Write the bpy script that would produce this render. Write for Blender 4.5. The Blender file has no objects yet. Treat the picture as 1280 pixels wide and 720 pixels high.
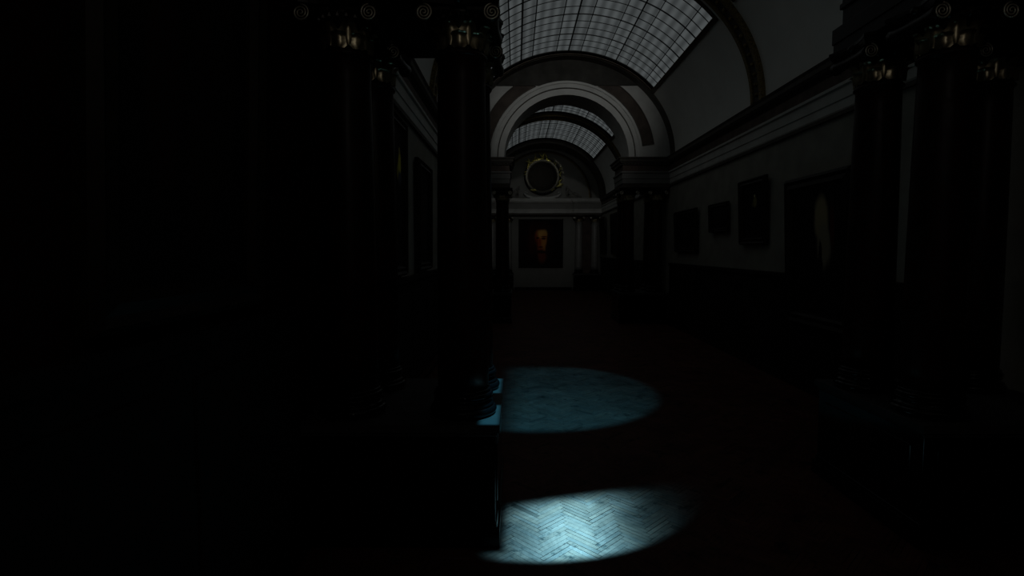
import bpy, bmesh, math, random
from mathutils import Vector, Matrix
random.seed(7)
PI = math.pi
R_ = math.radians
sc = bpy.context.scene
COL = sc.collection

# ------------------------------------------------------------------ dimensions
XA = 1.374          # hall axis
HW = 2.87           # half width of the hall (and vault radius)
EYE = 2.06
ZE0, ZE1 = 3.76, 4.57   # entablature underside / top (vault springing)
IN, OUT = 1.76, 2.55
ZS = .915            # the vault is a flattened ellipse    # column axes off the hall axis
Y_BACK, Y_END = -3.0, 28.0
S1 = (3.78, 5.00)       # first screen (entablature depth)
S2 = (15.34, 16.56)     # second screen

# ------------------------------------------------------------------ materials
def new_mat(name):
    m = bpy.data.materials.new(name); m.use_nodes = True
    nt = m.node_tree
    return m, nt, nt.nodes['Principled BSDF']

def stone(name, col, rough=0.5, metal=0.0, var=0.25, scale=6.0, bump=0.0, vein=None, spec=0.5):
    m, nt, b = new_mat(name)
    tc = nt.nodes.new('ShaderNodeTexCoord')
    n = nt.nodes.new('ShaderNodeTexNoise'); n.inputs['Scale'].default_value = scale
    n.inputs['Detail'].default_value = 6
    nt.links.new(tc.outputs['Object'], n.inputs['Vector'])
    r = nt.nodes.new('ShaderNodeValToRGB')
    r.color_ramp.elements[0].position = .3; r.color_ramp.elements[1].position = .7
    r.color_ramp.elements[0].color = [c*(1-var) for c in col] + [1]
    r.color_ramp.elements[1].color = [min(1, c*(1+var)) for c in col] + [1]
    if vein:
        e = r.color_ramp.elements.new(.78); e.color = list(vein) + [1]
    nt.links.new(n.outputs['Fac'], r.inputs['Fac'])
    nt.links.new(r.outputs['Color'], b.inputs['Base Color'])
    b.inputs['Roughness'].default_value = rough
    b.inputs['Metallic'].default_value = metal
    b.inputs['Specular IOR Level'].default_value = spec
    if bump:
        bp = nt.nodes.new('ShaderNodeBump'); bp.inputs['Strength'].default_value = bump
        bp.inputs['Distance'].default_value = .02
        nt.links.new(n.outputs['Fac'], bp.inputs['Height'])
        nt.links.new(bp.outputs['Normal'], b.inputs['Normal'])
    return m

M = {}
M['plaster'] = stone('vault_plaster', (.86, .85, .80), .9, var=.05, scale=1.5)
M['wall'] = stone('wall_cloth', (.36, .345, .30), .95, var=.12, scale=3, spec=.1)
M['endwall'] = stone('end_wall_cloth', (.29, .285, .26), .9, var=.08, scale=2, spec=.2)
M['dado'] = stone('dado_wood', (.012, .009, .008), .7, var=.3, scale=4, spec=.2)
M['grey'] = stone('grey_stone', (.55, .54, .51), .7, var=.1, scale=3)
M['band'] = stone('architrave_stone', (.62, .61, .57), .75, var=.1, scale=3, spec=.3)
M['dark'] = stone('dark_cornice', (.075, .064, .052), .65, var=.25, scale=5, spec=.3)
M['frieze'] = stone('frieze_marble', (.105, .07, .055), .6, var=.4, scale=4, spec=.3)
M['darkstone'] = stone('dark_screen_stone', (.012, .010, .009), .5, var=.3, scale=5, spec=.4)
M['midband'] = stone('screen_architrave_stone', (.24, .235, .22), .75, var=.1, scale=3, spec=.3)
M['lunette_shade'] = stone('painted_lunette_shade', (.055, .052, .046), .9, var=.3, scale=3, spec=.1)  # shade at the lunette head, put into the colour
M['panel'] = stone('lunette_slab', (.075, .058, .048), .75, var=.25, scale=4, spec=.2)
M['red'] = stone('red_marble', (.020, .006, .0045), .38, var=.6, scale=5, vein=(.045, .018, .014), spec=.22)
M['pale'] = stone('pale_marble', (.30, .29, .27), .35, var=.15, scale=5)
M['black'] = stone('black_marble', (.004, .004, .0045), .13, var=.4, scale=6, spec=.3)
M['pedtop'] = stone('pedestal_marble', (.05, .05, .05), .5, var=.3, scale=6, spec=.4)
M['bronze'] = stone('dark_bronze', (.018, .014, .010), .35, metal=.35, var=.4, scale=12, spec=.4)
M['gilt'] = stone('old_gilding', (.50, .43, .28), .32, metal=.9, var=.3, scale=14)
M['spiral'] = stone('pale_gilding', (.86, .80, .66), .3, metal=.6, var=.1, scale=14)
M['giltrib'] = stone('gilded_moulding', (.20, .145, .05), .55, metal=.35, var=.75, scale=40, bump=.6)
M['gold'] = stone('bright_gold', (.95, .80, .28), .42, metal=.75, var=.2, scale=10)
M['endfrieze'] = stone('end_frieze_stone', (.26, .25, .23), .75, var=.1, scale=3, spec=.2)
M['curb'] = stone('skylight_curb', (.055, .036, .020), .6, var=.3, scale=5)
M['bars'] = stone('glazing_bars', (.012, .012, .012), .6, var=.2)
M['statue'] = stone('statue_stone', (.20, .19, .17), .7, var=.2, scale=8)
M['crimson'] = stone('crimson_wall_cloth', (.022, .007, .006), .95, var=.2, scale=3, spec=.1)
M['frame'] = stone('picture_frame', (.018, .013, .008), .5, metal=.2, var=.4, scale=16, spec=.3)
M['disc'] = stone('medallion_field', (.003, .0028, .003), .8, var=.3, scale=8, spec=.04)

def pane_mat():
    m = bpy.data.materials.new('frosted_skylight_glass'); m.use_nodes = True
    nt = m.node_tree; nt.nodes.clear()
    out = nt.nodes.new('ShaderNodeOutputMaterial')
    em = nt.nodes.new('ShaderNodeEmission')
    uv = nt.nodes.new('ShaderNodeUVMap'); uv.uv_map = 'UVMap'
    sp = nt.nodes.new('ShaderNodeSeparateXYZ'); nt.links.new(uv.outputs['UV'], sp.inputs[0])
    def math_(op, a, b=None):
        n = nt.nodes.new('ShaderNodeMath'); n.operation = op
        for i, v in enumerate((a, b)):
            if v is None: continue
            if isinstance(v, (int, float)): n.inputs[i].default_value = v
            else: nt.links.new(v, n.inputs[i])
        return n.outputs[0]
    # roof lath shade behind the glass, painted into the glow: stripes along the hall
    s = math_('SINE', math_('MULTIPLY', sp.outputs['X'], 2*PI*24))
    n1 = nt.nodes.new('ShaderNodeTexNoise'); n1.inputs['Scale'].default_value = 9
    nt.links.new(uv.outputs['UV'], n1.inputs['Vector'])
    v = math_('ADD', math_('MULTIPLY', s, .27), 1.0)
    v = math_('MULTIPLY', v, math_('ADD', math_('MULTIPLY', n1.outputs['Fac'], .5), .75))
    v = math_('MULTIPLY', v, STR)
    em.inputs['Color'].default_value = (.90, 1.0, 1.02, 1)
    nt.links.new(v, em.inputs['Strength'])
    nt.links.new(em.outputs[0], out.inputs[0])
    return m
STR = .055
M['pane'] = pane_mat()

def parquet_mat():
    m, nt, b = new_mat('oak_herringbone')
    at = nt.nodes.new('ShaderNodeAttribute'); at.attribute_name = 'tone'
    tc = nt.nodes.new('ShaderNodeTexCoord')
    n = nt.nodes.new('ShaderNodeTexNoise'); n.inputs['Scale'].default_value = 4.5; n.inputs['Detail'].default_value = 9
    n.inputs['Roughness'].default_value = .72
    nt.links.new(tc.outputs['Object'], n.inputs['Vector'])
    rp = nt.nodes.new('ShaderNodeValToRGB')
    rp.color_ramp.elements[0].position = .36; rp.color_ramp.elements[0].color = (.05, .07, .08, 1)
    rp.color_ramp.elements[1].position = .44; rp.color_ramp.elements[1].color = (1, 1, 1, 1)
    nt.links.new(n.outputs['Fac'], rp.inputs['Fac'])
    mx = nt.nodes.new('ShaderNodeMix'); mx.data_type = 'RGBA'; mx.blend_type = 'MULTIPLY'
    mx.inputs['Factor'].default_value = .85
    nt.links.new(at.outputs['Color'], mx.inputs[6]); nt.links.new(rp.outputs['Color'], mx.inputs[7])
    n3 = nt.nodes.new('ShaderNodeTexNoise'); n3.inputs['Scale'].default_value = 1.5; n3.inputs['Detail'].default_value = 12
    n3.inputs['Roughness'].default_value = .8; n3.inputs['Distortion'].default_value = 1.2
    nt.links.new(tc.outputs['Object'], n3.inputs['Vector'])
    r3 = nt.nodes.new('ShaderNodeMapRange'); r3.inputs['From Min'].default_value = .36; r3.inputs['From Max'].default_value = .64
    r3.inputs['To Min'].default_value = .45; r3.inputs['To Max'].default_value = 1.35
    nt.links.new(n3.outputs['Fac'], r3.inputs['Value'])
    m3 = nt.nodes.new('ShaderNodeVectorMath'); m3.operation = 'SCALE'
    nt.links.new(mx.outputs[2], m3.inputs[0]); nt.links.new(r3.outputs[0], m3.inputs['Scale'])
    nt.links.new(m3.outputs[0], b.inputs['Base Color'])
    n2 = nt.nodes.new('ShaderNodeTexNoise'); n2.inputs['Scale'].default_value = 22; n2.inputs['Detail'].default_value = 4
    nt.links.new(tc.outputs['Object'], n2.inputs['Vector'])
    bp = nt.nodes.new('ShaderNodeBump'); bp.inputs['Strength'].default_value = .25; bp.inputs['Distance'].default_value = .01
    nt.links.new(n2.outputs['Fac'], bp.inputs['Height']); nt.links.new(bp.outputs['Normal'], b.inputs['Normal'])
    b.inputs['Roughness'].default_value = .55
    b.inputs['Specular IOR Level'].default_value = .15
    return m
M['parquet'] = parquet_mat()

def canvas_mat(name, bg, blobs):
    """blobs: (u, v, ru, rv, colour, softness) in canvas units -0.5..0.5 painted over the ground colour"""
    m, nt, b = new_mat(name)
    uv = nt.nodes.new('ShaderNodeUVMap'); uv.uv_map = 'UVMap'
    nz = nt.nodes.new('ShaderNodeTexNoise'); nz.inputs['Scale'].default_value = 7; nz.inputs['Detail'].default_value = 5
    nt.links.new(uv.outputs['UV'], nz.inputs['Vector'])
    add = nt.nodes.new('ShaderNodeVectorMath'); add.operation = 'MULTIPLY_ADD'
    add.inputs[1].default_value = (.05, .05, 0); nt.links.new(nz.outputs['Color'], add.inputs[0])
    nt.links.new(uv.outputs['UV'], add.inputs[2])
    last = None
    for (u, v, ru, rv, c, soft) in blobs:
        mp = nt.nodes.new('ShaderNodeMapping'); mp.vector_type = 'POINT'
        mp.inputs['Scale'].default_value = (1/ru, 1/rv, 0)
        mp.inputs['Location'].default_value = (-(u+.525)/ru, -(v+.525)/rv, 0)
        nt.links.new(add.outputs[0], mp.inputs['Vector'])
        ln = nt.nodes.new('ShaderNodeVectorMath'); ln.operation = 'LENGTH'
        nt.links.new(mp.outputs[0], ln.inputs[0])
        mr = nt.nodes.new('ShaderNodeMapRange'); mr.interpolation_type = 'SMOOTHSTEP'
        mr.inputs['From Min'].default_value = 1+soft; mr.inputs['From Max'].default_value = 1-soft
        nt.links.new(ln.outputs['Value'], mr.inputs['Value'])
        mx = nt.nodes.new('ShaderNodeMix'); mx.data_type = 'RGBA'
        nt.links.new(mr.outputs[0], mx.inputs['Factor'])
        if last is None: mx.inputs[6].default_value = (*bg, 1)
        else: nt.links.new(last, mx.inputs[6])
        mx.inputs[7].default_value = (*c, 1)
        last = mx.outputs[2]
    nt.links.new(last, b.inputs['Base Color'])
    b.inputs['Roughness'].default_value = .7
    b.inputs['Specular IOR Level'].default_value = .15
    return m

# ------------------------------------------------------------------ mesh helpers
def obj(name, bm, mat, parent=None, smooth=False, loc=None):
    me = bpy.data.meshes.new(name)
    bmesh.ops.recalc_face_normals(bm, faces=bm.faces[:])
    if smooth:
        for f in bm.faces: f.smooth = True
    bm.to_mesh(me); bm.free()
    mats = mat if isinstance(mat, (list, tuple)) else [mat]
    for k in mats: me.materials.append(k)
    o = bpy.data.objects.new(name, me); COL.objects.link(o)
    if parent: o.parent = parent
    if loc: o.location = loc
    return o

def struct(name, bm, mat, parent=None, smooth=False):
    o = obj(name, bm, mat, parent, smooth)
    if parent is None: o['kind'] = 'structure'
    return o

def thing(name, label, cat, loc=(0, 0, 0), rotz=0, group=None):
    o = bpy.data.objects.new(name, None); COL.objects.link(o)
    o.empty_display_size = .1
    o.location = loc; o.rotation_euler = (0, 0, rotz)
    o['label'] = label; o['category'] = cat; o['kind'] = 'thing'
    if group: o['group'] = group
    return o

def dup(root, loc, label, group=None, swap=None):
    r = root.copy(); COL.objects.link(r); r.location = loc; r['label'] = label
    if group: r['group'] = group
    for ch in list(root.children):
        c = ch.copy(); COL.objects.link(c); c.parent = r
        if swap and ch.name.split('.')[0] in swap:
            c.data = ch.data.copy(); c.data.materials[0] = swap[ch.name.split('.')[0]]
        for g in list(ch.children):
            d = g.copy(); COL.objects.link(d); d.parent = c
            if swap and g.name.split('.')[0] in swap:
                d.data = g.data.copy(); d.data.materials[0] = swap[g.name.split('.')[0]]
    return r

def add_box(bm, x0, x1, y0, y1, z0, z1, bev=0.0, mi=0):
    t = bmesh.new()
    bmesh.ops.create_cube(t, size=1)
    bmesh.ops.scale(t, vec=(x1-x0, y1-y0, z1-z0), verts=t.verts)
    bmesh.ops.translate(t, vec=((x0+x1)/2, (y0+y1)/2, (z0+z1)/2), verts=t.verts)
    if bev:
        bmesh.ops.bevel(t, geom=t.edges[:], offset=bev, segments=2, affect='EDGES', profile=.5)
    merge(bm, t, mi)

def merge(bm, t, mi=0, mat4=None):
    mp = {}
    for v in t.verts:
        co = v.co.copy()
        if mat4 is not None: co = mat4 @ co
        mp[v] = bm.verts.new(co)
    for f in t.faces:
        try:
            g = bm.faces.new([mp[v] for v in f.verts]); g.material_index = mi; g.smooth = f.smooth
        except ValueError:
            pass
    t.free()

def add_lathe(bm, prof, seg=40, cx=0, cy=0, closed=False, mi=0):
    """prof: [(r,z)...] turned about the vertical"""
    rings = []
    for r, z in prof:
        rings.append([bm.verts.new((cx+r*math.cos(2*PI*i/seg), cy+r*math.sin(2*PI*i/seg), z)) for i in range(seg)])
    for a, b in zip(rings, rings[1:]):
        for i in range(seg):
            f = bm.faces.new((a[i], a[(i+1) % seg], b[(i+1) % seg], b[i])); f.smooth = True; f.material_index = mi
    if not closed:
        bm.faces.new(rings[0][::-1]); bm.faces.new(rings[-1])

def add_tube(bm, pts, rad, seg=8, mi=0, cap=True):
    pts = [Vector(p) for p in pts]
    n = len(pts)
    rr = rad if isinstance(rad, (list, tuple)) else [rad]*n
    rings = []
    up = None
    for i, p in enumerate(pts):
        t = (pts[min(i+1, n-1)] - pts[max(i-1, 0)]).normalized()
        if up is None:
            up = Vector((0, 0, 1)) if abs(t.z) < .9 else Vector((1, 0, 0))
        a = (up - t*up.dot(t)).normalized(); up = a
        b = t.cross(a)
        rings.append([bm.verts.new(p + rr[i]*(math.cos(2*PI*k/seg)*a + math.sin(2*PI*k/seg)*b)) for k in range(seg)])
    for A, B in zip(rings, rings[1:]):
        for k in range(seg):
            f = bm.faces.new((A[k], A[(k+1) % seg], B[(k+1) % seg], B[k])); f.smooth = True; f.material_index = mi
    if cap:
        bm.faces.new(rings[0][::-1]).material_index = mi; bm.faces.new(rings[-1]).material_index = mi

def add_arc_band(bm, r0, r1, y0, y1, a0=0, a1=180, seg=48, cx=XA, cz=ZE1, mi=0, zs=1.0):
    """solid annular sector about the hall axis: radii r0..r1, depth y0..y1"""
    rows = []
    for i in range(seg+1):
        a = R_(a0 + (a1-a0)*i/seg)
        c, s = math.cos(a), math.sin(a)
        rows.append([bm.verts.new((cx+r*c, y, cz+r*s*zs)) for r, y in ((r0, y0), (r1, y0), (r1, y1), (r0, y1))])
    for A, B in zip(rows, rows[1:]):
        for k in range(4):
            f = bm.faces.new((A[k], A[(k+1) % 4], B[(k+1) % 4], B[k])); f.material_index = mi
    bm.faces.new(rows[0]).material_index = mi; bm.faces.new(rows[-1][::-1]).material_index = mi

def add_profile_y(bm, prof, y0, y1, side, mis=None):
    """extrude a moulding profile [(out,z)] (out = distance from the wall face) along the hall wall. side +1 right, -1 left"""
    def X(o): return XA + side*(HW - o)
    A = [bm.verts.new((X(o), y0, z)) for o, z in prof]
    B = [bm.verts.new((X(o), y1, z)) for o, z in prof]
    n = len(prof)
    for i in range(n):
        f = bm.faces.new((A[i], A[(i+1) % n], B[(i+1) % n], B[i]))
        if mis: f.material_index = mis[i]
    bm.faces.new(A); bm.faces.new(B[::-1])

# ------------------------------------------------------------------ floor
def build_floor():
    bm = bmesh.new()
    x0, x1, y0, y1 = XA-HW-.3, XA+HW+.3, Y_BACK-.3, Y_END+.3
    lay = bm.loops.layers.float_color.new('tone')
    f = bm.faces.new([bm.verts.new(p) for p in ((x0, y0, -.006), (x1, y0, -.006), (x1, y1, -.006), (x0, y1, -.006))])
    for l in f.loops: l[lay] = (.004, .003, .003, 1)
    L, W, g = .28, .04, .0011
    c45, s45 = math.cos(PI/4), math.sin(PI/4)
    rng = random.Random(3)
    def plank(ux0, ux1, vy0, vy1):
        cx, cy = (ux0+ux1)/2, (vy0+vy1)/2
        X, Y = cx*c45 - cy*s45 + XA, cx*s45 + cy*c45 + 5
        if not (x0+.3 < X < x1-.3 and 1.2 < Y < Y_END): return
        t = rng.gauss(1, .085); t = max(.7, min(1.3, t))
        if rng.random() < .02: t *= .5
        w = rng.uniform(-.06, .06)
        dz = [rng.uniform(-.0006, .0006) for _ in range(4)]
        gg = g if rng.random() > .12 else g*2.6
        vs = []
        for k, (u, v) in enumerate(((ux0+gg, vy0+gg), (ux1-gg, vy0+gg), (ux1-gg, vy1-gg), (ux0+gg, vy1-gg))):
            vs.append(bm.verts.new((u*c45 - v*s45 + XA, u*s45 + v*c45 + 5, dz[k])))
        q = bm.faces.new(vs)
        for l in q.loops: l[lay] = (.115*t*(1+w), .042*t, .031*t*(1-w), 1)
    # lattice a=(W,W), b=(L,-L)
    for j in range(-16, 17):
        for i in range(-640, 640):
            ox, oy = i*W + j*L, i*W - j*L
            cyy = ox*s45 + oy*c45 + 5
            if cyy < .6 or cyy > Y_END+.6: continue
            plank(ox, ox+L, oy, oy+W)
            plank(ox, ox+W, oy+W, oy+W+L)
    # camera bay: plain boards under the viewer
    o = struct('floor', bm, M['parquet'])
    return o
build_floor()

# ------------------------------------------------------------------ side walls with dado, baseboards, entablature
SKY = [(5.15, 9.45), (10.35, 14.88), (17.15, 21.25), (22.25, 26.20)]
A_SK = (40, 140)
for side, nm in ((-1, 'left'), (1, 'right')):
    bm = bmesh.new()
    xf = XA + side*HW; xo = XA + side*(HW+.25)
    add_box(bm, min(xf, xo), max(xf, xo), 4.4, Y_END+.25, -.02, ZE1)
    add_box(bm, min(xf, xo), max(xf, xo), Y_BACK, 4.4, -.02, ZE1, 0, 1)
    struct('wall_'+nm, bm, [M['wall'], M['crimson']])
    # dado boarding with raised fields
    bm = bmesh.new()
    for (ya, yb) in ((Y_BACK, 3.66), (5.07, 15.20), (16.70, 27.40)):
        xa = XA + side*(HW-.035)
        add_box(bm, min(xf, xa), max(xf, xa), ya, yb, .16, 1.62, .006)
        xa = XA + side*(HW-.07)
        add_box(bm, min(xf, xa), max(xf, xa), ya, yb, 1.62, 1.70, .012)
        n = max(1, int((yb-ya)/1.2)); st = (yb-ya)/n
        for k in range(n):
            xa = XA + side*(HW-.05)
            add_box(bm, min(xf, xa), max(xf, xa), ya+k*st+.12, ya+(k+1)*st-.12, .32, 1.48, .012)
    struct('trim_%d' % (1 if side < 0 else 2), bm, M['dado'])
    bm = bmesh.new()
    for (ya, yb) in ((Y_BACK, 3.66), (5.07, 15.20), (16.70, 27.40)):
        xa = XA + side*(HW-.055)
        add_box(bm, min(xf, xa), max(xf, xa), ya, yb, 0, .16, .01)
    struct('baseboard_'+nm, bm, M['black'])
    # long wall entablature: architrave (grey), frieze, cornice (dark)
    bm = bmesh.new()
    prof = [(0, 3.80), (.045, 3.80), (.045, 3.85), (.02, 3.86), (.03, 3.88), (.03, 3.99), (.045, 4.0), (.045, 4.14), (.075, 4.16),
            (.075, 4.20), (.03, 4.20), (.03, 4.37), (.06, 4.40), (.10, 4.43), (.13, 4.47), (.13, 4.53), (.155, 4.57), (0, 4.57)]
    mis = [2, 2, 2, 0, 0, 0, 0, 0, 0, 1, 1, 2, 2, 2, 2, 2, 2, 2]
    for (ya, yb) in ((Y_BACK, S1[0]), (S1[1], S2[0]), (S2[1], Y_END-.55)):
        add_profile_y(bm, prof, ya, yb, side, mis)
    struct('trim_%d' % (3 if side < 0 else 4), bm, [M['band'], M['frieze'], M['dark']])

# ------------------------------------------------------------------ vault (ceiling) with skylight openings
bm = bmesh.new()
cuts = [Y_BACK-.25]
for a, b in SKY: cuts += [a, b]
cuts.append(Y_END+.25)
for i in range(len(cuts)-1):
    a, b = cuts[i], cuts[i+1]
    if i % 2 == 0: add_arc_band(bm, HW, HW+.25, a, b, 0, 180, 72, zs=ZS)
    else:
        add_arc_band(bm, HW, HW+.25, a, b, 0, A_SK[0], 16, zs=ZS)
        add_arc_band(bm, HW, HW+.25, a, b, A_SK[1], 180, 16, zs=ZS)
struct('ceiling', bm, M['plaster'])

# ------------------------------------------------------------------ skylights
def skylight(idx, y0, y1, rows=12):
    root = bpy.data.objects.new('window_%d' % idx, None); COL.objects.link(root)
    root['kind'] = 'structure'
    bm = bmesh.new(); uv = bm.loops.layers.uv.new('UVMap')
    rg = HW+.09; n = 32
    v = []
    for i in range(n+1):
        a = R_(A_SK[0] + (A_SK[1]-A_SK[0])*i/n)
        v.append((bm.verts.new((XA+rg*math.cos(a), y0, ZE1+ZS*rg*math.sin(a))), bm.verts.new((XA+rg*math.cos(a), y1, ZE1+ZS*rg*math.sin(a))), i/n))
    for A, B in zip(v, v[1:]):
        f = bm.faces.new((A[0], B[0], B[1], A[1]))
        for l, (u, w) in zip(f.loops, ((A[2], 0), (B[2], 0), (B[2], 1), (A[2], 1))): l[uv].uv = (u, w)
    me = bpy.data.meshes.new('glass_pane'); bm.to_mesh(me); bm.free(); me.materials.append(M['pane'])
    o = bpy.data.objects.new('glass_pane', me); COL.objects.link(o); o.parent = root
    bm = bmesh.new()
    u = (A_SK[1]-A_SK[0])/16
    for k in range(17):
        if k % 4 == 0: w, d = .015, .035
        elif k % 2 == 1: w, d = .0075, .03
        else: continue
        a = A_SK[0] + k*u; da = math.degrees(w/HW)
        add_arc_band(bm, rg-.005-d, rg-.005, y0, y1, a-da, a+da, 1, zs=ZS)
    for k in range(rows+1):
        y = y0 + (y1-y0)*k/rows
        w, d = (.009, .022) if k % 3 == 0 else (.006, .014)
        add_arc_band(bm, rg-.005-d, rg-.005, y-w, y+w, A_SK[0], A_SK[1], 40, zs=ZS)
    obj('glazing_bars', bm, M['bars'], root)
    bm = bmesh.new()
    da = math.degrees(.10/HW)
    for a in (A_SK[0]-da, A_SK[1]):
        add_arc_band(bm, HW-.03, HW+.12, y0-.08, y1+.08, a, a+da, 4, zs=ZS)
    for (ya, yb) in ((y0-.10, y0), (y1, y1+.10)):
        add_arc_band(bm, HW-.02, HW+.12, ya, yb, A_SK[0]-da, A_SK[1]+da, 48, zs=ZS)
    obj('curb', bm, M['curb'], root)
    bm = bmesh.new()
    for a in (A_SK[0]-.35, A_SK[1]+.05):
        add_arc_band(bm, HW-.045, HW-.02, y0-.02, y1+.02, a, a+.3, 1, zs=ZS)
    obj('gilt_bead', bm, M['giltrib'], root)
for i, (a, b) in enumerate(SKY): skylight(i+1, a, b)

# ------------------------------------------------------------------ vault ribs
def rib(name, yc, w, drop, gilded=True):
    bm = bmesh.new()
    add_arc_band(bm, HW-drop, HW+.02, yc-w/2, yc+w/2, 0, 180, 72, mi=0, zs=ZS)
    if gilded:
        for s in (-1, 1):
            add_arc_band(bm, HW-drop-.03, HW+.01, yc+s*(w/2)-.045, yc+s*(w/2)+.045, 0, 180, 72, mi=1, zs=ZS)
        # rosettes of the soffit
        for k in range(46):
            a = R_(2 + 176*(k+.5)/46)
            t = bmesh.new(); bmesh.ops.create_icosphere(t, subdivisions=1, radius=.045)
            bmesh.ops.scale(t, vec=(1, 1.3, 1), verts=t.verts)
            merge(bm, t, 1, Matrix.Translation((XA+(HW-drop)*math.cos(a), yc, ZE1+ZS*(HW-drop)*math.sin(a))))
    struct(name, bm, [M['dark'], M['giltrib']])
rib('trim_5', 9.83, .34, .05)
rib('trim_6', 21.75, .60, .05)
rib('trim_7', 15.15, .36, .03, False)
rib('trim_8', 26.85, 1.1, .16, False)

# ------------------------------------------------------------------ screens: arch wall + entablature blocks + archivolt
def arch_wall(name, y0, y1, r):
    bm = bmesh.new()
    rows = []
    n = 72
    for i in range(n+1):
        a = PI*i/n; c, q = math.cos(a), math.sin(a)
        rows.append([bm.verts.new(p) for p in ((XA+r*c, y0, ZE1+r*q*ZA), (XA+(HW+.02)*c, y0, ZE1+(HW+.02)*q*ZS), (XA+(HW+.02)*c, y1, ZE1+(HW+.02)*q*ZS), (XA+r*c, y1, ZE1+r*q*ZA))])
    for A, B in zip(rows, rows[1:]):
        for k in range(4): bm.faces.new((A[k], A[(k+1) % 4], B[(k+1) % 4], B[k]))
    bm.faces.new(rows[0]); bm.faces.new(rows[-1][::-1])
    struct(name, bm, M['grey'])
def lunette_slab(idx, y, zb, dirn):
    """slab carrying painted shade over the lunette head, above the archivolt"""
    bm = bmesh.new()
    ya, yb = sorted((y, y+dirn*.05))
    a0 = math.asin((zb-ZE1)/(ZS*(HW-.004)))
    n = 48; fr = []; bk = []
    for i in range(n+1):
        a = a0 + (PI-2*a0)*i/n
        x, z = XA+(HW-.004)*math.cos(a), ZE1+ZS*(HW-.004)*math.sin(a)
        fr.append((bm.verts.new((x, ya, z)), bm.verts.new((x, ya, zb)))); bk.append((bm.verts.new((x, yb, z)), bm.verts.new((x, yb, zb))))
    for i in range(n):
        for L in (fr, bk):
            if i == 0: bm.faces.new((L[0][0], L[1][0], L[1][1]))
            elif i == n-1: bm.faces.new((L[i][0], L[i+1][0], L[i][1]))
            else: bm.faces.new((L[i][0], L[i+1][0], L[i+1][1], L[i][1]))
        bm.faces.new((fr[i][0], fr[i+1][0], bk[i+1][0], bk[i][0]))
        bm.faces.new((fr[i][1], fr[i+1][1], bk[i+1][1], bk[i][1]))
    struct('trim_%d' % idx, bm, M['lunette_shade'])  # not a real trim piece: added slab that carries the painted shade
def entablature(idx, y0, y1, side, near=False):
    bm = bmesh.new()
    # stacked mouldings; projecting towards the opening and the front and back
    xi = XA + side*(1.48 if near and side > 0 else 1.56); xw = XA + side*HW
    def lay(out, z0, z1, mi, bev=.004):
        a = xi - side*out
        add_box(bm, min(a, xw), max(a, xw), y0-out, y1+out, z0, z1, bev, mi)
    if near:
        lay(.045, 3.76, 3.86, 2); lay(.055, 3.86, 3.99, 0); lay(.0, 3.99, 4.15, 0); lay(.02, 4.15, 4.20, 0, .008)
    else:
        lay(.0, 3.76, 3.87, 2); lay(.012, 3.87, 4.00, 0); lay(.026, 4.00, 4.15, 0); lay(.055, 4.15, 4.20, 0, .012)
    lay(.005, 4.20, 4.37, 1); lay(.04, 4.37, 4.41, 2, .012); lay(.08, 4.41, 4.45, 2, .012); lay(.11, 4.45, 4.53, 2, .006); lay(.14, 4.53, 4.575, 2, .012)
    # dentils under the cornice, on front, back and inner face
    n = int((HW-1.56)/.09)
    for k in range(n):
        x = xi + side*(.045 + k*.09)
        for (ya, yb) in ((y0-.075, y0-.03), (y1+.03, y1+.075)):
            add_box(bm, x-.022, x+.022, ya, yb, 4.372, 4.412, 0, 2)
    m = int((y1-y0)/.09)
    for k in range(m):
        y = y0 + .045 + k*.09
        a, b = sorted((xi - side*.075, xi - side*.03))
        add_box(bm, a, b, y-.022, y+.022, 4.372, 4.412, 0, 2)
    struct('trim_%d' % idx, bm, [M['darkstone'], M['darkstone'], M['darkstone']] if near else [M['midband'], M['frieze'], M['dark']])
def archivolt(idx, y, r, dirn):
    bm = bmesh.new()
    def b(r0, r1, p, mi): add_arc_band(bm, r0, r1, min(y, y+dirn*p), max(y, y+dirn*p), 0, 180, 96, mi=mi, zs=ZA)
    b(r, r+.16, .05, 0); b(r+.16, r+.19, .025, 1); b(r+.19, r+.30, .07, 0); b(r+.30, r+.36, .11, 0)
    # sunk spandrel panels either side of the archivolt
    for (a0, a1) in ((9, 66), (114, 171)):
        add_arc_band(bm, r+.42, r+.70, min(y, y+dirn*.012), max(y, y+dirn*.012), a0, a1, 40, mi=2, zs=ZA)
        for rr in (r+.40, r+.70):
            add_arc_band(bm, rr, rr+.02, min(y, y+dirn*.04), max(y, y+dirn*.04), a0, a1, 40, mi=1, zs=ZA)
        for aa in (a0, a1):
            add_arc_band(bm, r+.40, r+.72, min(y, y+dirn*.04), max(y, y+dirn*.04), aa-.3, aa+.3, 1, mi=1, zs=ZA)
    struct('trim_%d' % idx, bm, [M['grey'], M['dark'], M['panel']])
RA = 1.70
ZA = .985
lunette_slab(20, S2[0], EYE+4.43, -1)
arch_wall('wall_arch_near', S1[0]+.05, S1[1]-.05, RA); arch_wall('wall_arch_far', S2[0], S2[1]-.22, RA)
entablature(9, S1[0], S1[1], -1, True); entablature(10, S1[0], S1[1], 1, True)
entablature(11, S2[0], S2[1], -1); entablature(12, S2[0], S2[1], 1)
archivolt(13, S1[0]+.05, RA, -1); archivolt(14, S2[0], RA, -1)
archivolt(15, S1[1]-.05, RA, 1); archivolt(16, S2[1]-.22, RA, 1)

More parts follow.
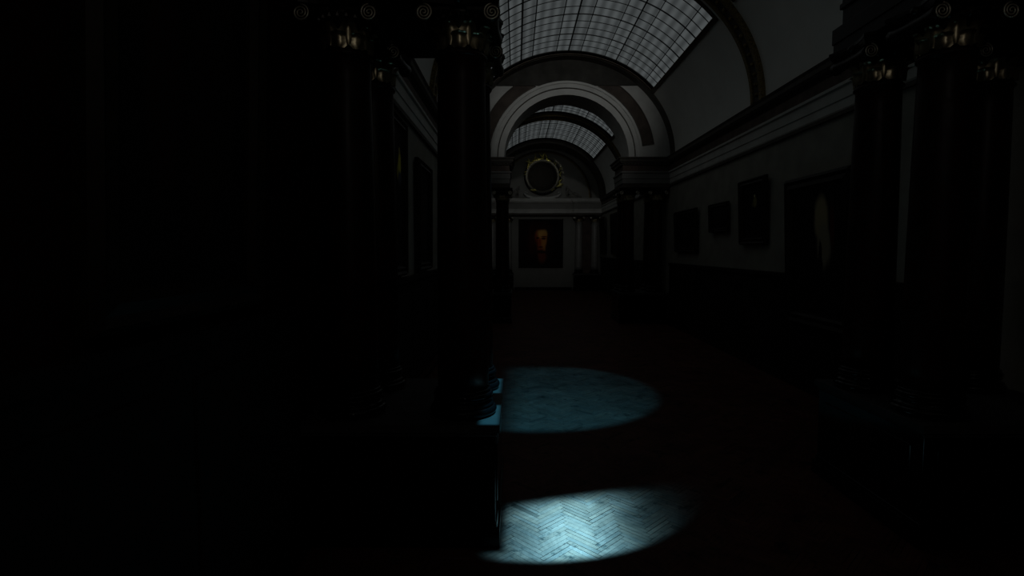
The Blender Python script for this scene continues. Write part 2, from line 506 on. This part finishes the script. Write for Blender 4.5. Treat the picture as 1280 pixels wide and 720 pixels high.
# ------------------------------------------------------------------ end wall and back wall
bm = bmesh.new()
add_box(bm, XA-HW-.25, XA+HW+.25, Y_END, Y_END+.25, -.02, ZE1+HW+.25)
struct('wall_far', bm, M['endwall'])
bm = bmesh.new()
add_box(bm, XA-HW-.25, XA+HW+.25, Y_BACK-.25, Y_BACK, -.02, ZE1+HW+.25)
struct('wall_back', bm, M['crimson'])
bm = bmesh.new()
def lay_end(out, z0, z1, mi, bev=.004):
    add_box(bm, XA-HW, XA+HW, Y_END-.42-out, Y_END, z0, z1, bev, mi)
    for s in (-1, 1):
        xa, xb = sorted((XA + s*1.48, XA + s*HW))
        add_box(bm, xa-(out if s > 0 else 0), xb+(out if s < 0 else 0), Y_END-.56-out, Y_END-.3, z0, z1, bev, mi)
lay_end(0, 3.76, 3.86, 2); lay_end(.02, 3.86, 4.0, 0); lay_end(.06, 4.0, 4.05, 0, .012); lay_end(.0, 4.05, 4.38, 3)
lay_end(.06, 4.38, 4.44, 0, .012); lay_end(.12, 4.44, 4.53, 0); lay_end(.15, 4.53, 4.575, 0, .01)
struct('trim_17', bm, [M['band'], M['frieze'], M['dark'], M['endfrieze']])
bm = bmesh.new()   # lunette arch mouldings, thin gilded
add_arc_band(bm, 2.30, 2.345, Y_END-.05, Y_END, 0, 180, 64, mi=1)
add_arc_band(bm, 2.345, 2.42, Y_END-.09, Y_END, 0, 180, 64, mi=0)
struct('trim_18', bm, [M['panel'], M['giltrib']])
bm = bmesh.new()
for s in (-1, 1):   # dark slab behind each column pair
    xa, xb = sorted((XA+s*1.82, XA+s*2.52))
    add_box(bm, xa, xb, Y_END-.03, Y_END, .86, 3.74, .01)
struct('trim_19', bm, M['frieze'])
bm = bmesh.new()
add_box(bm, XA-1.46, XA+1.46, Y_END-.05, Y_END, 0, .16, .01)
struct('baseboard_far', bm, M['black'])

# ------------------------------------------------------------------ columns
def make_column(loc, label):
    root = thing('column', label, 'column', loc)
    # turned base: lower torus, fillet, scotia, fillet, upper torus
    def tor(r, z, h, n=10):
        return [(r + h/2*math.cos(-PI/2 + PI*k/n), z + h/2 + h/2*math.sin(-PI/2 + PI*k/n)) for k in range(n+1)]
    prof = [(.20, 0)] + tor(.212, 0.0, .066) + [(.224, .068), (.224, .080), (.205, .086), (.198, .098), (.204, .112), (.214, .116), (.214, .124)]
    prof += tor(.196, .124, .044) + [(.203, .170), (.203, .182), (.192, .190)]
    bm = bmesh.new(); add_lathe(bm, prof, 48); obj('base', bm, M['black'], root)
    z0, z1 = .19, 2.555
    prof = []
    for k in range(15):
        t = k/14
        r = .186 - .020*(t**1.8)
        prof.append((r, z0 + (z1-.05-z0)*t))
    prof += [(.170, z1-.045)] + [(.172+.012*math.cos(-PI/2+PI*k/8), z1-.025+.014*math.sin(-PI/2+PI*k/8)) for k in range(9)] + [(.166, z1-.008), (.166, z1)]
    bm = bmesh.new(); add_lathe(bm, prof, 48); obj('shaft', bm, M['red'], root)
    # capital: bell
    bm = bmesh.new()
    add_lathe(bm, [(.160, z1), (.158, z1+.10), (.170, z1+.18), (.195, z1+.225), (.20, z1+.25), (.185, z1+.262)], 40)
    # ovolo beads
    for k in range(20):
        a = 2*PI*k/20
        t = bmesh.new(); bmesh.ops.create_icosphere(t, subdivisions=1, radius=.026)
        bmesh.ops.scale(t, vec=(.8, .8, 1.2), verts=t.verts)
        merge(bm, t, 0, Matrix.Translation((.185*math.cos(a), .185*math.sin(a), z1+.215)))
    cap = obj('capital', bm, M['bronze'], root)
    # acanthus leaves, two tiers
    bm = bmesh.new()
    def leaf(ang, zb, h, w, r0, curl):
        nu, nv = 6, 9
        g = []
        for j in range(nv+1):
            t = j/nv
            ww = w*(.55 + .75*math.sin(PI*min(1, t*1.05)**.8))*(1 if t < .85 else (1-t)/.15*.75+.25)
            rr = r0 + .006 + .010*t + curl*max(0, t-.6)**2*5
            zz = zb + h*(t if t < .85 else .85 + (t-.85)*.1 - (t-.85)**2*2.2)
            row = []
            for i in range(nu+1):
                s = i/nu*2-1
                lob = 1 + .14*math.cos(t*PI*7)*abs(s)
                a = ang + s*ww*lob/r0
                q = rr + .010*(1-s*s) + .012*(1 if i == nu//2 else 0) - .006*abs(math.sin(s*PI*2.0))
                row.append(bm.verts.new((q*math.cos(a), q*math.sin(a), zz)))
            g.append(row)
        for j in range(nv):
            for i in range(nu):
                f = bm.faces.new((g[j][i], g[j][i+1], g[j+1][i+1], g[j+1][i])); f.smooth = True
    for k in range(8): leaf(-PI/2 + 2*PI*k/8, z1+.004, .115, .058, .162, .05)
    for k in range(8): leaf(-PI/2 + 2*PI*(k+.5)/8, z1+.02, .175, .05, .160, .06)
    o = obj('acanthus_collar', bm, M['gilt'], cap, True)
    # volutes: a waisted bolster across each side with a spiral on its front and back
    for s in (-1, 1):
        bm = bmesh.new()
        cx, cz = s*.226, z1+.205
        rings = []
        for k in range(13):
            t = k/12*2-1
            r = .056 - .018*(1-t*t)
            rings.append([bm.verts.new((cx+r*math.cos(2*PI*i/24), t*.235, cz+r*math.sin(2*PI*i/24))) for i in range(24)])
        for A, B in zip(rings, rings[1:]):
            for i in range(24):
                f = bm.faces.new((A[i], A[(i+1) % 24], B[(i+1) % 24], B[i])); f.smooth = True
        bm.faces.new(rings[0]); bm.faces.new(rings[-1][::-1])
        # shoulder joining the volute to the abacus and bell
        xa, xb = sorted((s*.05, s*.226))
        add_box(bm, xa, xb, -.21, .21, cz+.018, cz+.056, .01)
        v = obj('volute', bm, M['bronze'], cap)
        for f in (-1, 1):
            bm = bmesh.new()
            pts = []; rad = []
            for k in range(70):
                t = k/69
                a = PI/2 - s*0 + (2*PI*2.6*t)*s
                r = .050*(1-t)**.9 + .004
                pts.append((cx + r*math.cos(a), f*.239, cz + r*math.sin(a))); rad.append(.0062 - .002*t)
            add_tube(bm, pts, rad, 6)
            obj('spiral_moulding', bm, M['spiral'], cap)
    # abacus with hollowed sides and a flower in the middle of each side
    bm = bmesh.new()
    def ring(h, z):
        out = []
        for q in range(4):
            for k in range(9):
                t = k/8*2-1
                p = Vector((t*h*.84, -h + .05*(1-t*t)))
                a = q*PI/2
                out.append(bm.verts.new((p.x*math.cos(a)-p.y*math.sin(a), p.x*math.sin(a)+p.y*math.cos(a), z)))
        return out
    zs = [(.270, z1+.262), (.276, z1+.28), (.280, z1+.292), (.283, z1+.305), (.29, z1+.31), (.29, z1+.335)]
    rs = [ring(h, z) for h, z in zs]
    for A, B in zip(rs, rs[1:]):
        n = len(A)
        for i in range(n): bm.faces.new((A[i], A[(i+1) % n], B[(i+1) % n], B[i]))
    bm.faces.new(rs[0][::-1]); bm.faces.new(rs[-1])
    for q in range(4):
        a = q*PI/2
        c = Vector((0, -.232, z1+.297))
        t = bmesh.new(); bmesh.ops.create_icosphere(t, subdivisions=2, radius=.035)
        merge(bm, t, 0, Matrix.Rotation(a, 4, 'Z') @ Matrix.Translation(c))
    obj('abacus', bm, M['bronze'], cap)
    return root
ZP = .867
P1 = (4.0, 4.73)
INR = 1.65           # the near opening is a little narrower on its right side
P2 = (15.62, 16.30); PE = 27.67
lab = {}
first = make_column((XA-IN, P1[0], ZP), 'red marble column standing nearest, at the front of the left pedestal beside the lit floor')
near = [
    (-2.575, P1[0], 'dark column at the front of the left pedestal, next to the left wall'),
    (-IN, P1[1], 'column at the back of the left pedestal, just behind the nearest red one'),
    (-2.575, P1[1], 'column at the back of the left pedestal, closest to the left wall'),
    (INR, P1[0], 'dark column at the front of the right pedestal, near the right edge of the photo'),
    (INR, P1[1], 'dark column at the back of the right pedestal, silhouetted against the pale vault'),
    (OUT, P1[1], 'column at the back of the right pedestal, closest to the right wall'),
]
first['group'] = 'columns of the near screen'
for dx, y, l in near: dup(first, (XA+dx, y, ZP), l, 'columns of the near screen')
mid = [
    (-IN, P2[0], 'inner front column left of the middle archway'), (-OUT, P2[0], 'front column left of the middle archway, beside the wall'),
    (-IN, P2[1], 'inner back column left of the middle archway'), (-OUT, P2[1], 'back column left of the middle archway, beside the wall'),
    (IN, P2[0], 'inner front column right of the middle archway'), (OUT, P2[0], 'front column right of the middle archway, beside the wall'),
    (IN, P2[1], 'inner back column right of the middle archway'), (OUT, P2[1], 'back column right of the middle archway, beside the wall'),
]
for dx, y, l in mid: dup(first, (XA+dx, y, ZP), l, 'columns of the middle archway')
far = [
    (-IN, 'pale column on the end wall, next to the portrait on its left'), (-OUT, 'pale column on the end wall, in the far left corner'),
    (IN, 'pale column on the end wall, next to the portrait on its right'), (OUT, 'pale column on the end wall, in the far right corner'),
]
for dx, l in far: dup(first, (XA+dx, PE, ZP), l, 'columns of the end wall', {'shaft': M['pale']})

# ------------------------------------------------------------------ pedestals
def pedestal(x0, x1, y0, y1, label, group):
    cx, cy = (x0+x1)/2, (y0+y1)/2
    r = thing('pedestal', label, 'pedestal', (cx, cy, 0), 0, group)
    a, b = (x1-x0)/2, (y1-y0)/2
    bm = bmesh.new()
    add_box(bm, -a+.03, a-.03, -b+.03, b-.03, .17, .78, .004)
    for (px0, px1) in ((-a+.12, a-.12),):
        add_box(bm, px0, px1, -b+.018, b-.018, .27, .69, .006)
    add_box(bm, -a+.018, a-.018, -b+.14, b-.14, .27, .69, .006)
    obj('die', bm, M['black'], r)
    bm = bmesh.new()
    add_box(bm, -a, a, -b, b, 0, .12, .004); add_box(bm, -a+.015, a-.015, -b+.015, b-.015, .12, .17, .02)
    obj('plinth', bm, M['black'], r)
    bm = bmesh.new()
    add_box(bm, -a+.015, a-.015, -b+.015, b-.015, .78, .81, .01); add_box(bm, -a, a, -b, b, .81, ZP, .004)
    obj('cap', bm, M['pedtop'], r)
HP = 1.486
pedestal(XA-HW+.002, XA-HP, 3.68, 5.05, 'long marble pedestal under the nearest columns, on the left of the lit floor', 'pedestals of the near screen')
pedestal(XA+HP-.10, XA+HW-.002, 3.68, 5.05, 'long marble pedestal under the dark columns on the right side', 'pedestals of the near screen')
pedestal(XA-HW+.002, XA-HP, 15.28, 16.63, 'pedestal under the columns left of the middle archway', 'pedestals of the middle archway')
pedestal(XA+HP, XA+HW-.002, 15.28, 16.63, 'pedestal under the columns right of the middle archway', 'pedestals of the middle archway')
pedestal(XA-HW+.002, XA-HP, 27.42, 27.998, 'pedestal of the end wall, left of the portrait', 'pedestals of the end wall')
pedestal(XA+HP, XA+HW-.002, 27.42, 27.998, 'pedestal of the end wall, right of the portrait', 'pedestals of the end wall')

# ------------------------------------------------------------------ pictures
def picture(label, w, h, loc, rotz, canvas, fw=.13, tilt=0, group=None, name='painting', fmat=None):
    """faces local -Y; origin at the middle of its bottom edge, back on y=0"""
    r = thing(name, label, 'painting', loc, rotz, group)
    r.rotation_euler = (tilt, 0, rotz)
    bm = bmesh.new()
    prof = [(0, 0), (0, -.05), (.2, -.085), (.42, -.06), (.7, -.075), (.86, -.04), (1.0, -.035), (1.0, 0)]
    rings = []
    for t, y in prof:
        i = t*fw
        rings.append([bm.verts.new(p) for p in ((-w/2+i, y, i), (w/2-i, y, i), (w/2-i, y, h-i), (-w/2+i, y, h-i))])
    n = len(rings)
    for k in range(n):
        A, B = rings[k], rings[(k+1) % n]
        for q in range(4): bm.faces.new((A[q], A[(q+1) % 4], B[(q+1) % 4], B[q]))
    obj('frame', bm, fmat or M['frame'], r)
    bm = bmesh.new(); uv = bm.loops.layers.uv.new('UVMap')
    i = fw*.97
    vs = [bm.verts.new(p) for p in ((-w/2+i, -.03, i), (w/2-i, -.03, i), (w/2-i, -.03, h-i), (-w/2+i, -.03, h-i))]
    vb = [bm.verts.new((v.co.x, -.002, v.co.z)) for v in vs]
    f = bm.faces.new(vs)
    for l, c in zip(f.loops, ((0, 0), (1, 0), (1, 1), (0, 1))): l[uv].uv = c
    bm.faces.new(vb[::-1])
    for q in range(4): bm.faces.new((vs[q], vb[q], vb[(q+1) % 4], vs[(q+1) % 4]))
    me = bpy.data.meshes.new('canvas'); bm.normal_update(); bm.to_mesh(me); bm.free()
    me.materials.append(canvas)
    o = bpy.data.objects.new('canvas', me); COL.objects.link(o); o.parent = r
    return r
K = (.008, .006, .006)
c_port = canvas_mat('portrait_canvas', (.008, .003, .003), [
    (-.02, .10, .30, .42, (.030, .004, .003), .5),
    (.03, -.27, .10, .15, (.22, .045, .018), .4),
    (.0, .10, .145, .25, (.40, .12, .035), .28),
    (.04, .22, .125, .10, (.62, .36, .10), .45),
    (.085, .02, .06, .17, (.48, .22, .06), .6),
    (-.11, .02, .055, .2, (.22, .035, .012), .6),
    (.07, .115, .055, .025, (.05, .012, .006), .5), (-.075, .125, .04, .022, (.05, .012, .006), .5),
    (.075, .16, .07, .014, (.10, .02, .008), .5), (-.02, .03, .022, .08, (.30, .05, .014), .6),
    (-.01, -.075, .06, .022, (.12, .015, .010), .5), (-.01, -.14, .06, .02, (.25, .04, .014), .6),
    (.01, -.185, .15, .035, (.03, .006, .004), .6), (-.15, -.10, .06, .16, (.03, .006, .004), .6), (.16, -.12, .05, .14, (.03, .006, .004), .6),
    (-.22, .08, .075, .30, (.06, .009, .005), .5), (.21, .10, .06, .30, (.02, .005, .004), .5), (.0, .37, .22, .06, (.03, .006, .004), .5),
])
picture('large dark portrait of a red lit face on the end wall between pale columns', 2.24, 2.44, (XA-.12, Y_END-.004, 1.14), 0, c_port, .09)
def fig(bg, col, u, v, ru, rv, head, skirt=None):
    bl = [(0, -.35, .5, .18, tuple(c*1.6 for c in bg), .5), (u, v, ru, rv, col, .3), (u-.01, v+rv*1.15, ru*.42, rv*.26, head, .3)]
    if skirt: bl.append((u+.01, v-rv*.9, ru*1.2, rv*.5, skirt, .4))
    bl += [(u-ru*1.3, v-.05, ru*.5, rv*.5, tuple(c*.5 for c in col), .5)]
    return bl
c1 = canvas_mat('robed_figure_canvas', K, fig(K, (.30, .27, .10), .10, .18, .085, .10, (.75, .70, .42)))
c2 = canvas_mat('standing_figure_canvas', (.006, .004, .004), [
    (.0, -.36, .5, .14, (.012, .007, .006), .5),
    (.10, .26, .135, .17, (.50, .41, .24), .25), (.15, .05, .125, .17, (.42, .36, .25), .3),
    (.31, .18, .04, .16, (.10, .014, .010), .5), (.08, -.01, .03, .10, (.006, .005, .005), .25), (.08, -.10, .05, .06, (.006, .005, .005), .3)])
c3 = canvas_mat('small_landscape_canvas', K, [(0, .2, .6, .3, (.03, .03, .027), .4), (-.2, -.1, .3, .14, (.02, .016, .008), .5), (.2, .0, .1, .25, (.014, .012, .008), .4)])
c4 = canvas_mat('seated_figure_canvas', K, fig(K, (.03, .024, .016), -.05, -.05, .18, .2, (.06, .04, .03)))
c5 = canvas_mat('yellow_robe_canvas', K, fig(K, (.85, .74, .10), .40, .24, .055, .10, (.5, .42, .16), (.10, .10, .13)))
c6 = canvas_mat('dark_crowd_canvas', K, [(-.2, 0, .12, .3, (.03, .012, .009), .4), (.1, -.05, .14, .3, (.024, .014, .01), .4), (.3, .05, .1, .25, (.018, .013, .01), .4)])
XR, XL = XA+HW-.012, XA-HW+.012
TL = R_(2.5)
picture('tall dark painting with a pale yellow figure on the right wall', 1.08, 1.16, (XR, 9.83, 2.15), -PI/2, c1, .13, TL)
picture('largest painting on the right wall, a tan standing figure on black', 1.62, 2.10, (XR-.075, 7.55, .98), -PI/2, c2, .20, TL)
picture('small picture on the right wall beyond the pale yellow figure painting', 1.0, .60, (XR, 11.5, 2.42), -PI/2, c3, .09, TL)
picture('low dark picture on the right wall, nearest the middle archway', 1.7, 1.03, (XR, 13.7, 2.0), -PI/2, c4, .12, TL)
picture('dark painting with a yellow robed figure on the left wall', 1.80, 1.93, (XL, 6.30, 1.73), PI/2, c5, .14, R_(.5))
picture('dark painting on the left wall beyond the yellow robed figure', 1.20, 1.66, (XL, 8.70, 1.74), PI/2, c6, .14, R_(.5))
picture('third dark painting on the left wall, close to the middle archway', 1.6, 1.6, (XL, 12.6, 1.9), PI/2, c4, .13, TL)
picture('large unlit painting on the left wall in front of the pedestal', 1.25, 2.0, (XL, 2.45, 1.76), PI/2, c6, .16, TL)
picture('tall dark picture on the right wall beyond the archway, nearest the end wall', 1.35, 1.75, (XR, 26.55, 1.85), -PI/2, c6, .12, TL)
picture('dark picture on the right wall beyond the archway, second from the end wall', 1.6, 1.75, (XR, 23.4, 1.85), -PI/2, c4, .12, TL)

# ------------------------------------------------------------------ medallion with gilt wreath and two reclining statues
ZM, RM = 5.70, .80
med = thing('medallion', 'round dark medallion in a gilded wreath above the end wall cornice', 'medallion', (XA-.05, Y_END-.02, ZE1+.012))
def ring_y(bm, prof, seg=64, cz=0.0, mi=0):
    rows = []
    for k in range(seg):
        a = 2*PI*k/seg
        rows.append([bm.verts.new((r*math.cos(a), y, cz+r*math.sin(a))) for r, y in prof])
    for k in range(seg):
        A, B = rows[k], rows[(k+1) % seg]
        for i in range(len(prof)-1):
            f = bm.faces.new((A[i], A[i+1], B[i+1], B[i])); f.smooth = True; f.material_index = mi
CZ = ZM - ZE1 - .012
bm = bmesh.new()
ring_y(bm, [(.001, -.16), (.25, -.155), (.5, -.135), (.70, -.10), (.74, -.02), (.001, -.0)], cz=CZ)
for q in range(12):    # low radial bosses of the field
    a = 2*PI*q/12
    t = bmesh.new(); bmesh.ops.create_icosphere(t, subdivisions=1, radius=.035)
    merge(bm, t, 0, Matrix.Translation((.55*math.cos(a), -.13, CZ+.55*math.sin(a))))
obj('field', bm, M['disc'], med)
bm = bmesh.new()
ring_y(bm, [(.72, 0), (.72, -.16), (.76, -.22), (.82, -.24), (.88, -.20), (.92, -.12), (.93, 0)], cz=CZ)
obj('rim', bm, M['bars'], med)
def sprig(bm, a, n=5, size=.13):
    """a spray of curled gilt leaves on the rim at angle a"""
    rng = random.Random(int(a*100))
    for k in range(n):
        aa = a + (k-(n-1)/2)*.13
        base = Vector((.84*math.cos(aa), -.24, CZ+.84*math.sin(aa)))
        rad = Vector((math.cos(aa), 0, math.sin(aa))); tan = Vector((-math.sin(aa), 0, math.cos(aa)))
        d = (rad*rng.uniform(-.3, .9) + tan*rng.choice((-1, 1))*rng.uniform(.3, 1)).normalized()
        pts = []; rr = []
        for j in range(8):
            t = j/7
            pts.append(base + d*size*1.6*t + Vector((0, -.10*math.sin(PI*t*.8), 0)) + rad*(.06*t*t))
            rr.append(size*.22*math.sin(PI*(.12+.86*t)) + .004)
        add_tube(bm, pts, rr, 8)
for a, n, sz in ((1.45, 4, .20), (1.90, 4, .21), (2.42, 5, .19), (.16, 3, .14), (-.50, 4, .19), (-2.15, 2, .15), (.75, 2, .07), (2.95, 2, .07), (-1.0, 2, .07)):
    bm = bmesh.new(); sprig(bm, a, n, sz); obj('gilt_leaf_spray', bm, M['gold'], med)
bm = bmesh.new()
add_tube(bm, [(0.02, -.20, CZ+.86), (0.0, -.27, CZ+.98), (.06, -.26, CZ+1.08), (.14, -.23, CZ+1.06), (.13, -.23, CZ+.98)], [.07, .075, .06, .045, .03], 10)
obj('crest_scroll', bm, M['gold'], med)
bm = bmesh.new()
for s in (-1, 1):
    add_tube(bm, [(s*.15, -.15, .05), (s*.45, -.15, .06), (s*.75, -.15, .13), (s*.92, -.15, .26), (s*.86, -.15, .36), (s*.76, -.15, .30)], [.05, .06, .065, .055, .045, .03], 10)
add_box(bm, -.62, .62, -.26, 0, 0, .10, .02)
obj('scroll_base', bm, M['grey'], med)

def recliner(s, label):
    r = thing('statue', label, 'statue', (XA-.05+s*1.42, Y_END-.30, ZE1+.010), 0, 'statues on the end cornice')
    r.scale = (1.1, 1.0, 1.2)
    me = bpy.data.meshes.new('figure')
    # pelvis root; leaning on the elbow nearest to the medallion, legs stretched outwards
    P = [(0, 0, .13), (-.10, 0, .24), (-.17, 0, .37), (-.20, 0, .45), (-.215, -.02, .53),      # pelvis, waist, chest, neck, head
         (-.13, -.10, .40), (-.22, -.15, .27), (-.20, -.17, .13), (-.20, .10, .40), (-.06, .13, .33), (.06, .08, .26),
         (.18, -.07, .22), (.36, -.07, .09), (.44, -.08, .08), (.20, .06, .12), (.40, .05, .07), (.48, .04, .09)]
    E = [(0, 1), (1, 2), (2, 3), (3, 4), (2, 5), (5, 6), (6, 7), (2, 8), (8, 9), (9, 10), (0, 11), (11, 12), (12, 13), (0, 14), (14, 15), (15, 16)]
    Rr = [.105, .09, .11, .045, .068, .055, .042, .035, .055, .042, .032, .075, .05, .032, .078, .05, .032]
    me.from_pydata([(s*x, y, z) for x, y, z in P], E, [])
    o = bpy.data.objects.new('figure', me); COL.objects.link(o); o.parent = r
    sk = o.modifiers.new('skin', 'SKIN'); sb = o.modifiers.new('smooth', 'SUBSURF'); sb.levels = sb.render_levels = 2
    for i, v in enumerate(me.skin_vertices[0].data if me.skin_vertices else []):
        v.radius = (Rr[i], Rr[i])
    if me.skin_vertices: me.skin_vertices[0].data[0].use_root = True
    me.materials.append(M['statue'])
    bm = bmesh.new()
    # drapery over the hips and rocky seat
    add_box(bm, -.32, .50, -.17, .16, 0, .05, .02)
    t = bmesh.new(); bmesh.ops.create_icosphere(t, subdivisions=3, radius=1)
    for v in t.verts:
        q = 1 + .10*math.sin(9*v.co.x + 4*v.co.y) + .06*math.sin(17*v.co.z+3*v.co.x)
        v.co = Vector((v.co.x*.24*q, v.co.y*.15*q, v.co.z*.085*q))
    for f in t.faces: f.smooth = True
    merge(bm, t, 0, Matrix.Translation((s*.08, 0, .10)))
    obj('drapery', bm, M['statue'], r)
recliner(-1, 'reclining stone statue on the end cornice, left of the medallion')
recliner(1, 'reclining stone statue on the end cornice, right of the medallion')

# ------------------------------------------------------------------ lights
def spot(name, loc, target, energy, col, angle, blend, rad=.03, scale=(1, 1, 1), roll=0):
    d = bpy.data.lights.new(name, 'SPOT'); d.energy = energy; d.color = col
    d.spot_size = R_(angle); d.spot_blend = blend; d.shadow_soft_size = rad
    o = bpy.data.objects.new(name, d); COL.objects.link(o)
    o.location = loc
    q = (Vector(target)-Vector(loc)).to_track_quat('-Z', 'Y')
    o.rotation_euler = (q @ Matrix.Rotation(R_(roll), 3, 'Z').to_quaternion()).to_euler()
    o.scale = scale
    return o
TEAL = (.13, .68, 1.0)
def beam(name, loc, energy, col, angle):
    """added unseen downward spot; its mask shapes the light and is laid out in metres on the floor plane below it"""
    o = spot(name, loc, (loc[0], loc[1], 0), energy, col, angle, .1, .02)
    o.rotation_euler = (0, 0, 0)
    d = o.data; d.use_nodes = True; nt = d.node_tree
    em = nt.nodes['Emission']
    tc = nt.nodes.new('ShaderNodeTexCoord'); sp = nt.nodes.new('ShaderNodeSeparateXYZ')
    nt.links.new(tc.outputs['Normal'], sp.inputs[0])
    def op(k, a, b=0.0, c=0.0):
        n = nt.nodes.new('ShaderNodeMath'); n.operation = k
        for i, v in enumerate((a, b, c)):
            if isinstance(v, (int, float)): n.inputs[i].default_value = v
            else: nt.links.new(v, n.inputs[i])
        return n.outputs[0]
    az = op('ABSOLUTE', sp.outputs['Z'])
    sgn = SGN
    X = op('ADD', op('MULTIPLY', op('DIVIDE', sp.outputs['X'], az), loc[2]*sgn), loc[0])
    Y = op('ADD', op('MULTIPLY', op('DIVIDE', sp.outputs['Y'], az), loc[2]*sgn), loc[1])
    def step(v, lo, hi):
        n = nt.nodes.new('ShaderNodeMapRange'); n.interpolation_type = 'SMOOTHSTEP'
        n.inputs['From Min'].default_value = lo; n.inputs['From Max'].default_value = hi
        nt.links.new(v, n.inputs['Value']); return n.outputs[0]
    def gauss(v, c, w):
        q = op('DIVIDE', op('SUBTRACT', v, c), w)
        return op('EXPONENT', op('MULTIPLY', op('MULTIPLY', q, q), -1.0))
    return em, X, Y, op, step, gauss, nt
SGN = 1.0
em, X, Y, op, step, gauss, nt = beam('added_floor_beam', (.9, 4.3, 5.2), 21000, TEAL, 90)  # added spot, unseen; its mask draws the near lit patch
def dist(cx, cy):
    dx, dy = op('SUBTRACT', X, cx), op('SUBTRACT', Y, cy)
    return op('SQRT', op('ADD', op('MULTIPLY', dx, dx), op('MULTIPLY', dy, dy)))
B = op('ADD', gauss(X, .38, .37), op('MULTIPLY', gauss(X, .95, .50), .035))
inner = step(dist(.12, 5.10), 1.62, 1.52)                       # curved near edge
topl = step(op('SUBTRACT', Y, op('MULTIPLY', X, .31)), 4.42, 4.08)   # slanting far edge
left = op('MAXIMUM', step(X, -.125, -.03), op('MULTIPLY', step(X, -.29, -.05), step(Y, 3.66, 3.60)))
right = step(X, 1.75, .60)
B = op('MULTIPLY', op('MULTIPLY', B, inner), op('MULTIPLY', topl, right))
front = op('MULTIPLY', B, op('MAXIMUM', left, 0.0))
def zone(x0, x1, y0, y1, f=.04):
    return op('MULTIPLY', op('MULTIPLY', step(X, x0-f, x0), step(X, x1+f, x1)), op('MULTIPLY', step(Y, y0-f, y0), step(Y, y1+f, y1)))
back = op('ADD', zone(-.50, -.36, 4.60, 5.20), op('MULTIPLY', zone(-1.37, -.98, 5.11, 5.20), .35))
pedf = zone(-.46, -.345, 3.60, 4.12)
tot = op('ADD', front, op('MULTIPLY', op('ADD', back, pedf), .042))
nt.links.new(tot, em.inputs['Strength'])

em, X, Y, op, step, gauss, nt = beam('added_hall_beam', (.6, 7.6, 6.6), 1300, (.065, .66, 1.08), 60)  # second added spot without a fixture, masked to the far floor patch
inner = step(dist(.20, 7.95), 1.93, 1.70)
far = step(Y, 9.8, 9.3)
g = op('ADD', op('MULTIPLY', gauss(Y, 6.2, 1.6), .6), .4)
right = op('MULTIPLY', op('ADD', op('MULTIPLY', step(X, 2.2, .6), .6), .4), step(X, -.30, .15))
tot = op('MULTIPLY', op('MULTIPLY', inner, far), op('MULTIPLY', g, right))
nt.links.new(tot, em.inputs['Strength'])

spot('vault_fill', (XA, 5.30, 6.55), (XA, 15.3, 6.05), 260, (.98, 1, .98), 33, .9, .08)  # added fill with no fixture, brightens the far screen's archivolt
spot('end_wall_fill', (XA, 16.85, 6.55), (XA, 28, 5.9), 22, (.98, 1, .96), 26, .7, .08)  # added fill, unseen, lifts the end wall and its lunette
spot('portrait_fill', (XA-.12, 25.6, 3.9), (XA-.12, 28, 2.5), 3.4, (1, .66, .36), 24, 1.0, .05)  # warm fill added to bring up the painted face
spot('wreath_fill', (XA-.9, 25.3, 5.6), (XA-.05, 28, 5.75), 105, (1, .96, .72), 37, .35, .03)  # unseen spot added to make the gilt sprays shine
pl = bpy.data.lights.new('gallery_lamp', 'POINT'); pl.energy = 8; pl.color = (1, .95, .88); pl.shadow_soft_size = .12
po = bpy.data.objects.new('gallery_lamp', pl); COL.objects.link(po); po.location = (.6, -1.6, 4.3)

w = bpy.data.worlds.new('night'); sc.world = w; w.use_nodes = True
w.node_tree.nodes['Background'].inputs['Color'].default_value = (.02, .03, .04, 1)
w.node_tree.nodes['Background'].inputs['Strength'].default_value = .3

# ------------------------------------------------------------------ camera and view
cam = bpy.data.cameras.new('camera'); co = bpy.data.objects.new('camera', cam); COL.objects.link(co)
cam.sensor_width = 36; cam.lens = 36*690/1280; cam.clip_end = 200; cam.clip_start = .05
co.location = (0, 0, EYE)
co.rotation_euler = (R_(90-3.98), 0, R_(.415))
sc.camera = co
sc.view_settings.view_transform = 'Standard'
sc.view_settings.look = 'None'
sc.view_settings.gamma = 1
sc.view_settings.exposure = 0
sc.view_settings.use_curve_mapping = False
